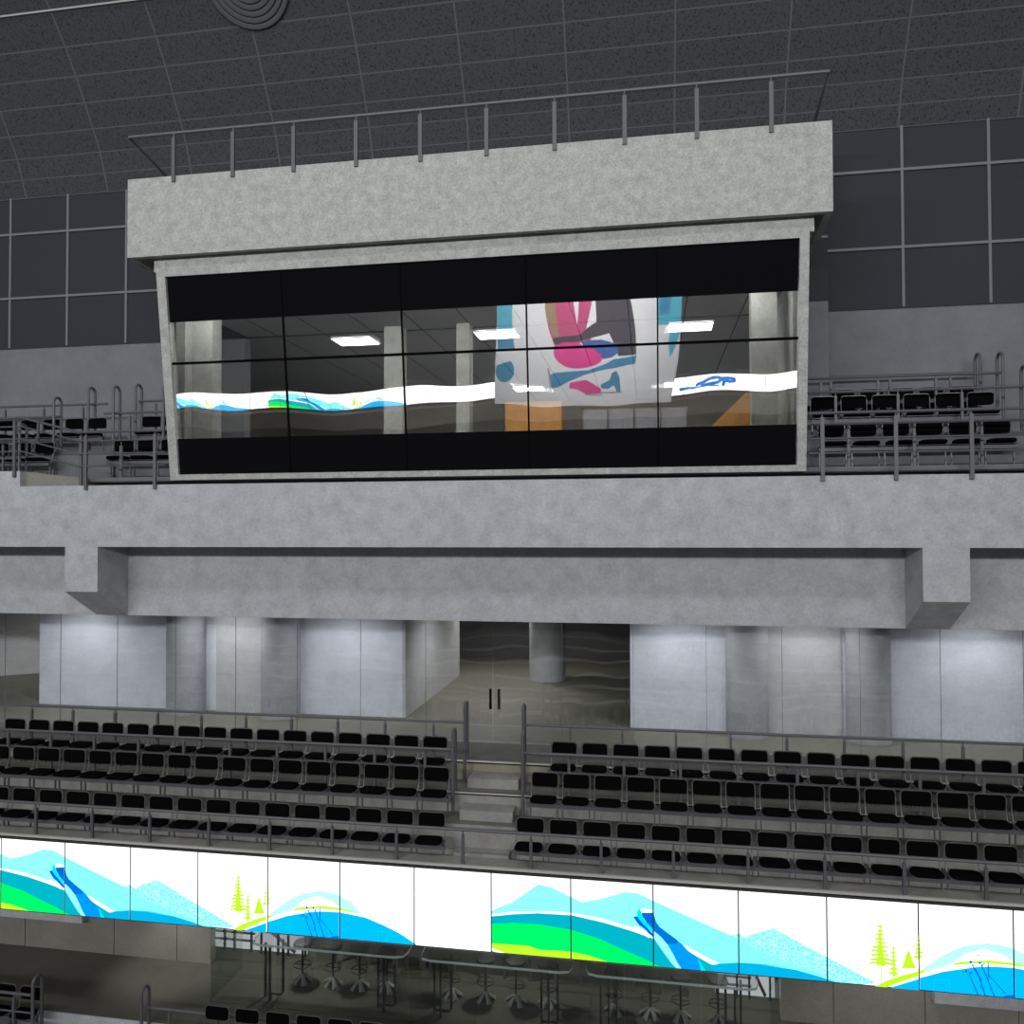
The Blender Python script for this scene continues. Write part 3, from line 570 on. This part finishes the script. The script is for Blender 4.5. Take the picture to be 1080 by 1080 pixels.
MB().extrude_y([(-.35, 0), (.5, 0), (.5, 1.62), (.3, 1.62), (-.35, 1.0)], 0, .5).build('body', M['wood'], tt)
tt = thing('partition_screen', 'low grey partition with thin brown frames inside the press box', 'partition', (-.3, 16.6, 1.05))
MB().box(-1.07, 1.07, .03, .05, 0, 1.44).build('panel', M['counter'], tt)
mb = MB()
for k in range(5):
    x = -1.07 + .535 * k; mb.box(x - .012, x + .012, 0, .03, 0, 1.46)
mb.box(-1.08, 1.08, 0, .03, 1.44, 1.465); mb.build('frame', M['brownbar'], tt)

# ceiling diffuser: stepped rings on the slope of the ceiling
d = thing('ceiling_air_diffuser', 'round ceiling air diffuser of stepped dark rings above the press box', 'air diffuser', (-8.2, 15.22, 11.42))
nrm = Vector((0, -.73, -.68)).normalized()
d.rotation_euler = nrm.to_track_quat('Z', 'Y').to_euler()
for i, r in enumerate((.92, .80, .68, .56, .44, .32)):
    mb = MB().lathe([(r - .02, .0), (r, .012), (r - .03, .02), (r - .10, .0)], 0, 0, 48)
    mb.build('ring', M['darkwall'], d, smooth=True)
MB().lathe([(0, .05), (.2, .04), (.24, .0)], 0, 0, 32).build('cone', M['darkwall'], d, smooth=True)

# ================================================================== LED RIBBON SCREENS
LEDC = {'white': (1.25, 1.25, 1.25), 'aqua': (.22, .97, .96), 'aqua_hatch': (.20, .93, .93), 'aqua_flower': (.2, .9, .9), 'teal': (.0, .40, .50),
        'green': (.0, .84, .13), 'lime': (.48, .88, .02), 'blue_hill': (.0, .40, .70), 'river': (.0, .155, .60), 'river_dark': (.0, .12, .62), 'river_mid': (.0, .29, .86), 'cyan': (.0, .70, 1.0), 'pale': (.28, .85, 1.0),
        'pale_arc': (.45, .88, .92), 'lake': (.0, .46, 1.0), 'stem': (.0, .12, .72), 'lake_line': (.0, .60, 1.0)}
LEDN = list(LEDC)
def led_mats(prefix, s):
    out = []
    for nme in LEDN:
        m = emit(prefix + nme, LEDC[nme], s); nt = m.node_tree; N = nt.nodes.new; L = nt.links.new
        if nme in ('aqua_hatch', 'aqua_flower'):
            tc = N('ShaderNodeTexCoord'); mx = N('ShaderNodeMix'); mx.data_type = 'RGBA'
            mx.inputs[6].default_value = (*LEDC[nme], 1); mx.inputs[7].default_value = (.42, .98, 1, 1) if nme == 'aqua_hatch' else (.5, 1, 1, 1)
            if nme == 'aqua_hatch':
                mp = N('ShaderNodeMapping'); mp.inputs['Rotation'].default_value = (0, math.radians(28), 0); wv = N('ShaderNodeTexWave'); wv.inputs['Scale'].default_value = 9
                L(tc.outputs['Object'], mp.inputs[0]); L(mp.outputs[0], wv.inputs['Vector'])
                g = N('ShaderNodeMath'); g.operation = 'GREATER_THAN'; g.inputs[1].default_value = .84; L(wv.outputs['Fac'], g.inputs[0])
            else:
                vo = N('ShaderNodeTexVoronoi'); vo.feature = 'DISTANCE_TO_EDGE'; vo.inputs['Scale'].default_value = 17; L(tc.outputs['Object'], vo.inputs['Vector'])
                g = N('ShaderNodeMath'); g.operation = 'LESS_THAN'; g.inputs[1].default_value = .07; L(vo.outputs['Distance'], g.inputs[0])
            L(g.outputs[0], mx.inputs[0]); L(mx.outputs[2], nt.nodes['Emission'].inputs[0])
        out.append(m)
    out.append(M['raild']); return out
def clip(poly, u0, u1, v0=0.0, v1=1.0):
    for ax, lim, sg in ((0, u0, 1), (0, u1, -1), (1, v0, 1), (1, v1, -1)):
        out = []
        for i in range(len(poly)):
            a, b_ = poly[i - 1], poly[i]
            ia = (a[ax] - lim) * sg >= 0; ib = (b_[ax] - lim) * sg >= 0
            if ia != ib:
                q = (lim - a[ax]) / (b_[ax] - a[ax]); out.append((a[0] + (b_[0] - a[0]) * q, a[1] + (b_[1] - a[1]) * q))
            if ib: out.append(b_)
        poly = out
        if len(poly) < 3: return []
    res = []
    for p in poly:
        if not res or (abs(p[0] - res[-1][0]) + abs(p[1] - res[-1][1])) > 1e-5: res.append(p)
    return res if len(res) > 2 else []
def led_mesh(col, w, h, blank=False, flip=False):
    """one screen: housing plus the picture printed as coplanar coloured areas, each .4 mm above the last"""
    mb = MB(); g = .008
    mb.mi = len(LEDN); mb.box(0, w, .0, .08, 0, h)
    s = -1 if flip else 1
    mb.mi = LEDN.index('white'); y = -.002
    def face(poly, y): mb.add([((w - (p[0]) * w) if flip else p[0] * w, y, p[1] * h) for p in poly], [tuple(range(len(poly)))])
    e = g / w
    face([(e, .012), (1 - e, .012), (1 - e, .994), (e, .994)], y)
    if not blank:
        for i, (cn, poly) in enumerate(ART):
            q = clip(poly, col + e, col + 1 - e, .012, .994)
            if q:
                y -= .0004; mb.mi = LEDN.index(cn); face([(p[0] - col, p[1]) for p in q], y)
    return mb
ARTNAME = ['a striped turquoise mountain above green and lime hills', 'a green hill and the top of the blue stream',
           'the blue stream running down to a blue hill', 'a flower-patterned turquoise slope over a blue hill', 'lime green fir trees',
           'blue reed stems on a bright blue mound under a pale arc', 'the falling right half of the bright blue mound', 'plain white and no picture']
near = led_mats('screen_', 1.25)
for k in range(-10, 9):
    c8 = k % 8; x = -2.456 + 1.2375 * k
    mb = led_mesh(c8, 1.2375 - .004, 1.225)
    side = {-2: 'far left mural', -1: 'left mural', 0: 'right mural', 1: 'far right mural'}[(k if k < 0 else k) // 8]
    o = mb.build('led_screen', near, origin=(0, 0, 0)); o.location = (x + .002, 12.31, -6.568)
    tag(o, 'screen with %s, %s' % (ARTNAME[c8], side), 'screen', 'ribbon screen panels under the lower stand')
struct('kerb_gap_shade', MB().box(XL, XR, 12.385, 12.42, -5.42, -5.338), M['black'])  # black strip paints the dark of the gap under the kerb

# ================================================================== SEATS
def rrect(w, h, r, n=4):
    pts = []
    for cx, cz, a0 in ((w / 2 - r, h - r, 0), (-w / 2 + r, h - r, 90), (-w / 2 + r, r, 180), (w / 2 - r, r, 270)):
        for k in range(n + 1):
            a = math.radians(a0 + 90 * k / n); pts.append((cx + r * math.cos(a), cz + r * math.sin(a)))
    return pts
def make_seat(lean=.03):
    t = thing('stadium_seat', 'seat', 'seat')
    prof = rrect(.425, .222, .05)
    MB().extrude_y([(x, z + .56) for x, z in prof], -.02, .03).build('backrest', M['pad'], t, bevel=.006)
    cp = rrect(.425, .30, .08)
    mb = MB(); n = len(cp); lv = ((.92, -.02), (1, -.005), (1, .03), (.93, .045))
    for s_, dz in lv:
        mb.v += [(x * s_, (-.04 - z * s_) , .385 + dz + .015 * (z / .36)) for x, z in cp]
    for i in range(len(lv) - 1):
        for k in range(n): mb.f.append([i * n + k, i * n + (k + 1) % n, (i + 1) * n + (k + 1) % n, (i + 1) * n + k]); mb.m.append(0)
    mb.f.append(list(range(n))[::-1]); mb.f.append([3 * n + k for k in range(n)]); mb.m += [0, 0]
    mb.build('seat', M['pad'], t, smooth=True)
    arc = [(x, z) for x, z in rrect(.455, .262, .06) if z > .11]
    pts = [(.222, -.06, .37), (.2275, .0, .53)] + [(x, .005, z + .532) for x, z in arc] + [(-.2275, .0, .53), (-.222, -.06, .37)]
    MB().tube(pts, .009, 6).build('back_frame', M['frame'], t, smooth=True)
    for s_ in (-1, 1):
        MB().box(s_ * .225 - .01, s_ * .225 + .01, -.12, -.09, .0, .37).build('leg', M['frame'], t)
    mb = MB(); mb.box(-.24, .24, -.24, -.04, .352, .366)
    mb.build('bracket', M['rail'], t)
    return t
proto = make_seat(); used = [False]
def seat(x, y, z, label, group):
    if not used[0]:
        o = proto; o.location = (x, y, z); used[0] = True
    else: o = copy_tree(proto, (x, y, z))
    o['label'] = label; o['group'] = group; return o
def row(x0, step, n, y, z, where, group, frm):
    for k in range(n):
        seat(x0 + step * k, y, z, 'black padded seat, %s from the %s, %s' % (ORD[k], frm, where), group)
    a, b_ = sorted((x0 - math.copysign(.27, step), x0 + step * (n - 1) + math.copysign(.25, step)))
    o = thing('seat_rail', 'grey bar under the seats of ' + where, 'bar', ((a + b_) / 2, y, z)); h = (b_ - a) / 2
    MB().box(-h, h, -.21, -.155, .275, .335).build('beam', M['rail'], o)
row(-3.84, -.538, 17, 14.1, -4.547, 'top row left of the stairs', 'top row seats of the lower stand', 'stairs')
row(-1.50, .537, 18, 14.1, -4.547, 'top row right of the stairs', 'top row seats of the lower stand', 'stairs')
row(-3.64, -.5365, 17, 13.45, -4.897, 'middle row left of the stairs', 'middle row seats of the lower stand', 'stairs')
row(-1.76, .530, 17, 13.45, -4.897, 'middle row right of the stairs', 'middle row seats of the lower stand', 'stairs')
row(-3.56, -.542, 17, 12.85, -5.454, 'front row left of the stairs', 'front row seats of the lower stand', 'stairs')
row(-1.92, .535, 15, 12.85, -5.454, 'front row right of the stairs', 'front row seats of the lower stand', 'stairs')
row(5.97, -.547, 6, 15.15, 1.08, 'front row of the upper right stand', 'upper right stand seats', 'right end')
row(5.97, -.547, 6, 15.8, 1.67, 'middle row of the upper right stand', 'upper right stand seats', 'right end')
row(5.99, -.547, 6, 16.75, 1.95, 'back row of the upper right stand', 'upper right stand seats', 'right end')
row(-10.85, .54, 3, 15.15, 1.08, 'front row between upper left stairs and press box', 'upper left stand seats', 'stairs')
row(-10.66, .54, 3, 15.8, 1.67, 'second row between upper left stairs and press box', 'upper left stand seats', 'stairs')
row(-12.73, -.55, 4, 15.15, 1.08, 'front row left of the upper left stairs', 'upper left stand seats', 'stairs')
row(-11.97, -.56, 5, 15.8, 1.67, 'second row left of the upper left stairs', 'upper left stand seats', 'stairs')
row(-7.69, .58, 7, 13.42, -9.335, 'the lowest stand right of its stairs', 'lowest stand seats', 'stairs')
row(-11.45, -.56, 3, 13.42, -9.335, 'the lowest stand left of its stairs', 'lowest stand seats', 'stairs')
row(-11.5, -.56, 3, 12.75, -9.68, 'the second lowest row left of its stairs', 'lowest stand seats', 'stairs')

# ================================================================== RAILINGS
def hoop(x, y, z0, z1, d=.2, dx=0.0):
    pts = [(x, y, z0)]
    r = d / 2
    for k in range(0, 9):
        a = math.pi * k / 8; pts.append((x + dx * (1 - math.cos(a)) / 2, y + r - r * math.cos(a), z1 - r + r * math.sin(a)))
    pts.append((x + dx, y + d, z0)); return MB().tube(pts, .029)
def railing(label, rails, posts, hoops, group=None, pw=.022):
    y = rails[0][0][1]; o0 = (posts[0][0] if posts else rails[0][0][0], y, min([p[2] for p in posts] or [rails[0][0][2]]))
    t = thing('guard_rail', label, 'railing', o0, group)
    for i, r in enumerate(rails): MB().tube(r, .026 if i == 0 else .016).build('rail', M['rail'], t, origin=o0, smooth=True)
    for (x, yy, z0, z1) in posts:
        MB().box(x - pw, x + pw, yy - .02, yy + .02, z0, z1 - .07).tube([(x, yy, z1 - .09), (x, yy, z1)], .011, 6).build('post', M['rail'], t, origin=o0)
    for h in hoops: hoop(*h).build('end_hoop', M['rail'], t, origin=o0, smooth=True)
    return t
def posts(x0, st, n, y, z0, z1): return [(x0 + st * k, y, z0, z1) for k in range(n)]
YT = 14.22
railing('grey rail behind the top row left of the stairs', [[(XL, YT, -3.51), (-3.3, YT, -3.51)]], posts(-3.9, -.92, 15, YT, -4.203, -3.51), [(-3.29, 14.1, -4.547, -3.14, .2)])
railing('grey rail behind the top row right of the stairs', [[(-2.23, YT, -3.51), (XR, YT, -3.51)]], posts(-1.41, .92, 14, YT, -4.203, -3.51), [(-2.23, 14.1, -4.547, -3.14, .2)])
YM = 13.62
railing('grey rail between the top and middle rows left of the stairs', [[(XL, YM, -3.84), (-3.35, YM, -3.84)]], posts(-3.89, -.92, 15, YM, -4.553, -3.84), [(-3.35, 13.46, -4.897, -3.46, .18)])
railing('grey rail between the top and middle rows right of the stairs', [[(-2.14, YM, -3.84), (XR, YM, -3.84)]], posts(-1.37, .925, 14, YM, -4.553, -3.84), [(-2.14, 13.46, -4.897, -3.46, .18)])
railing('long grey rail on the kerb above the ribbon screens', [[(XL, 12.47, -4.768), (XR, 12.47, -4.768)]], posts(-13.85, 1.0905, 24, 12.47, -5.303, -4.78), [])
# upper balcony
YO = 14.45
hs = (1.97, 1.79, 1.53, 1.28)
railing('four-bar grey guard rail on the balcony edge right of the press box', [[(2.72, YO, z), (XR, YO, z)] for z in hs], posts(2.94, 1.185, 8, YO, .80, 1.97), [], pw=.032)
railing('four-bar grey guard rail with a sloping length left of the press box',
        [[(XL, YO, z + .33), (-12.67, YO, z + .33), (-11.36, YO, z), (-9.46, YO, z)] for z in hs],
        [(-9.67, YO, .80, 1.97), (-11.2, YO, .80, 1.97), (-12.84, YO, 1.08, 2.3), (-14.0, YO, 1.08, 2.3), (-11.36, YO + .06, .9, 1.97), (-9.75 - .9, YO + .33, 1.066, 1.79)], [], pw=.03)
railing('grey rail in front of the first seats of the upper right stand', [[(2.72, 14.78, 1.82), (XR, 14.78, 1.82)]], posts(3.44, 1.075, 8, 14.78, 1.03, 1.82), [])
railing('grey rail behind the front row of the upper right stand', [[(2.72, 15.4, 2.48), (6.53, 15.4, 2.48)]], posts(3.37, 1.07, 3, 15.4, 1.67, 2.48), [(6.53, 15.3, 1.08, 2.84, .22)])
railing('grey rail behind the middle row of the upper right stand', [[(2.72, 16.15, 2.87), (6.45, 16.15, 2.87)]], posts(3.27, 1.03, 3, 16.15, 1.95, 2.87), [(6.45, 16.05, 1.67, 3.24, .25)])
railing('grey rail behind the back row of the upper right stand', [[(2.72, 16.95, 3.03), (6.33, 16.95, 3.03)]], posts(3.62, 1.12, 3, 16.95, 1.95, 3.03), [(6.33, 16.75, 1.95, 3.38, .25)])
railing('grey rail behind the front row beside the upper left stairs', [[(-11.5, 15.4, 2.49), (-9.47, 15.4, 2.49)]], posts(-10.9, 1.0, 2, 15.4, 1.67, 2.49), [(-11.22, 15.3, 1.08, 3.06, .22), (-10.05, 15.3, 1.67, 3.05, .22)])
railing('grey rail behind the second row beside the upper left stairs', [[(-11.2, 16.15, 2.86), (-9.47, 16.15, 2.86)]], posts(-10.8, .9, 1, 16.15, 1.95, 2.86), [(-11.22, 16.05, 1.67, 3.23, .22)])
railing('grey rail behind the seats left of the upper left stairs', [[(XL, 16.15, 2.83), (-12.0, 16.15, 2.83)], [(XL, 15.9, 2.5), (-13.1, 15.9, 2.5)]], posts(-12.6, -1.0, 6, 16.15, 1.95, 2.83), [(-12.35, 16.0, 1.67, 3.19, .22)])
railing('grey rail behind the front row left of the upper left stairs', [[(XL, 15.4, 2.45), (-12.6, 15.4, 2.45)]], posts(-13.1, -1.0, 5, 15.4, 1.67, 2.45), [(-12.6, 15.25, 1.08, 2.86, .22)])
railing('low grey rail in front of the seats left of the upper left stairs', [[(XL, 14.78, 1.9), (-13.05, 14.78, 1.9)], [(XL, 14.78, 1.5), (-13.05, 14.78, 1.5)]], posts(-13.4, -1.0, 5, 14.78, 1.08, 1.9), [(-13.0, 14.76, 1.066, 2.22, .2)])
# lowest stand
railing('grey rail of the lowest stand right of its stairs', [[(-9.2, 13.62, -8.82), (XR, 13.62, -8.82)]], posts(-8.75, .95, 10, 13.62, -9.15, -8.82), [(-9.2, 13.45, -9.68, -8.42, .22)])
railing('three-bar grey rail of the lowest stand left of its stairs', [[(XL, 13.0, -8.43), (-11.1, 13.0, -8.43)], [(XL, 13.0, -8.75), (-11.1, 13.0, -8.75)], [(XL, 13.0, -9.05), (-11.1, 13.0, -9.05)]], posts(-11.45, -.95, 6, 13.0, -9.68, -8.43), [(-11.02, 12.95, -9.68, -8.1, .22)])

# ================================================================== BAR TABLES AND STOOLS
def table(x0, x1, label):
    t = thing('bar_table', label, 'table', ((x0 + x1) / 2, 14.95, ZF), 'bar tables behind the lower glass'); h = (x1 - x0) / 2
    pts = [(-h + .22, -.25), (h - .22, -.25), (h - .05, -.2), (h, -.05), (h, .25), (-h, .25), (-h, -.05), (-h + .05, -.2)]
    mb = MB(); n = len(pts); mb.add([(x, y, 1.03) for x, y in pts] + [(x, y, 1.075) for x, y in pts], [(i, (i + 1) % n, n + (i + 1) % n, n + i) for i in range(n)] + [tuple(range(n))[::-1], tuple(range(n, 2 * n))])
    mb.m = [1] * n + [0, 0]; mb.build('table_top', [M['tabletop'], M['tableedge']], t)
    for s_ in (-1, 1):
        x = s_ * (h - .42); mb = MB()
        for dx, dy in ((-.15, -.1), (.0, -.22), (.13, .08)): mb.box(x + dx - .02, x + dx + .02, dy - .02, dy + .02, 0, 1.03)
        mb.box(x - .15, x + .13, -.03, .01, .0, .03)
        mb.build('leg_frame', M['raild'], t)
table(-7.75, -4.6, 'pale round-ended bar table behind the lower glass, left of three')
table(-4.33, -1.45, 'pale round-ended bar table behind the lower glass, middle of three')
table(-1.2, 1.85, 'pale round-ended bar table behind the lower glass, right of three')
def stool():
    t = thing('bar_stool', 'stool', 'stool')
    mb = MB(); n = 5
    for k in range(n):
        a = 2 * math.pi * k / n + .3; c_, s_ = math.cos(a), math.sin(a); q = .06
        mb.add([(c_ * .2 - s_ * q, s_ * .2 + c_ * q, .0), (c_ * .2 + s_ * q, s_ * .2 - c_ * q, .0), (c_ * .2, s_ * .2, .05), (s_ * .02, -c_ * .02, .17), (-s_ * .02, c_ * .02, .17), (0, 0, .1)],
               [(0, 1, 2), (0, 2, 4), (2, 1, 3), (2, 3, 4), (0, 4, 3, 1)])
    mb.build('base', M['stool'], t)
    MB().tube([(0, 0, .1), (0, 0, .72)], .022).build('pole', M['raild'], t, smooth=True)
    mb = MB().tube([(.17 * math.cos(a * math.pi / 8), .17 * math.sin(a * math.pi / 8), .34) for a in range(17)], .01, 6); mb.box(-.17, .17, -.01, .01, .335, .345)
    mb.build('foot_ring', M['raild'], t)
    MB().lathe([(0, .72), (.17, .72), (.19, .75), (.17, .79), (0, .80)], 0, 0, 24).build('seat', M['raild'], t, smooth=True)
    return t
downlight(-4, 22.5, -1.39, 200, 'added downlight brightening the deep concourse hall behind the doors')  # unseen lamp added to lift the dark far hall
st = stool(); sx = [-6.98, -6.33, -5.77, -5.2, -3.87, -3.2, -2.6, -1.98, -.71, -.04, .52, 1.2]
for k, x in enumerate(sx):
    o = st if k == 0 else copy_tree(st, (0, 0, 0))
    o.location = (x, 15.45, ZF); o['group'] = 'bar stools behind the lower glass'
    o['label'] = 'dark bar stool with a splayed metal foot, %s from the left behind the lower glass' % ORD[k]
railing('thin dark rail crossing the lower bar behind the stools', [[(-6.7, 16.2, ZF + 1.05), (.7, 16.2, ZF + 1.05)], [(-6.7, 16.2, ZF + .85), (.7, 16.2, ZF + .85)], [(-6.7, 16.2, ZF + .65), (.7, 16.2, ZF + .65)]], posts(-6.6, .52, 15, 16.2, ZF, ZF + 1.05), [])

# ================================================================== FAR SIDE OF THE HALL (seen mirrored in the glass)
struct('floor_rink', MB().box(-60, 40, -30, 12, -15.2, -15), M['tread'])
prof = [(-12, -15), (-12, -12)]
y, z = -12, -12
for k in range(8): prof += [(y - 1, z), (y - 1, z + .62)]; y -= 1; z += .62
prof += [(-24, z), (-24, -15)]
struct('far_stand', MB().extrude_x(prof, -60, 40), M['lowfloor'])
struct('wall_far', MB().box(-60, 40, -24.4, -24, -15, 6.2), M['darkwall'])
struct('far_balcony', MB().box(-60, 40, -24, -21.2, -2.4, -1.35), M['wallb'])
far = led_mats('far_screen_', 2.9)
zc0 = -1.04
k = 0
for i in range(-26, 9):
    x = 1.3 * i
    if -8.6 < x + 1 and x < .8: continue
    blank = i > -13 and i < 0 or i >= 0
    mb = led_mesh((i + 3) % 8, 1.296, 1.05, blank, flip=True)
    y = -.006
    for poly in SCR:
        q = clip([((x + 1.3 - a) / 1.296, (z_ - zc0) / 1.05) for a, z_ in poly], .006, .994, .012, .994)
        if q and x > 0: mb.mi = LEDN.index('river'); mb.add([(a * 1.296, y, z_ * 1.05) for a, z_ in q], [tuple(range(len(q)))])
    o = mb.build('led_screen', far); o.rotation_euler = (0, 0, math.pi); o.location = (x + 1.3, -20.95, zc0); k += 1
    tag(o, 'ribbon screen across the hall mirrored in the press box glass, %s the banner' % ('left of' if x < 0 else 'right of'), 'screen', 'ribbon screens across the hall ' + ('left of the banner' if x < 0 else 'right of the banner'))
BC = {'skater_cyan': (.06, .42, .58), 'skater_blue': (.02, .22, .42), 'banner_white': (.74, .74, .77), 'rose': (.50, .05, .17), 'tan': (.32, .2, .13), 'charcoal': (.035, .03, .05),
      'deep_blue': (.02, .1, .36), 'magenta': (.72, .015, .25), 'blade_grey': (.3, .3, .33)}
names = list(BC); mats = [plain('print_' + q, BC[q], .8) for q in names] + [M['bannerw']]
bx0, bx1, bz0, bz1 = -8.75, 1.95, -1.0, 7.0
mb = MB(); mb.mi = len(names); mb.box(bx0, bx1, -.03, 0, bz0, bz1); y = .002
for cn, poly in BAN:
    q = clip(poly, bx0 + .01, bx1 - .01, bz0 + .01, bz1 - .01)
    if q: y += .001; mb.mi = names.index(cn); mb.add([(a, y, b_) for a, b_ in q], [tuple(range(len(q)))])
o = mb.build('hanging_banner', mats); o.location = (0, -17, 0)
tag(o, 'huge white banner of two skaters in pink and blue, mirrored in the press box glass', 'banner')
# lamps that light the banner and the far side
area('banner_floodlight', (-3.5, -9, 7.5), (math.radians(-62), 0, 0), 9, 1.0, 2300)
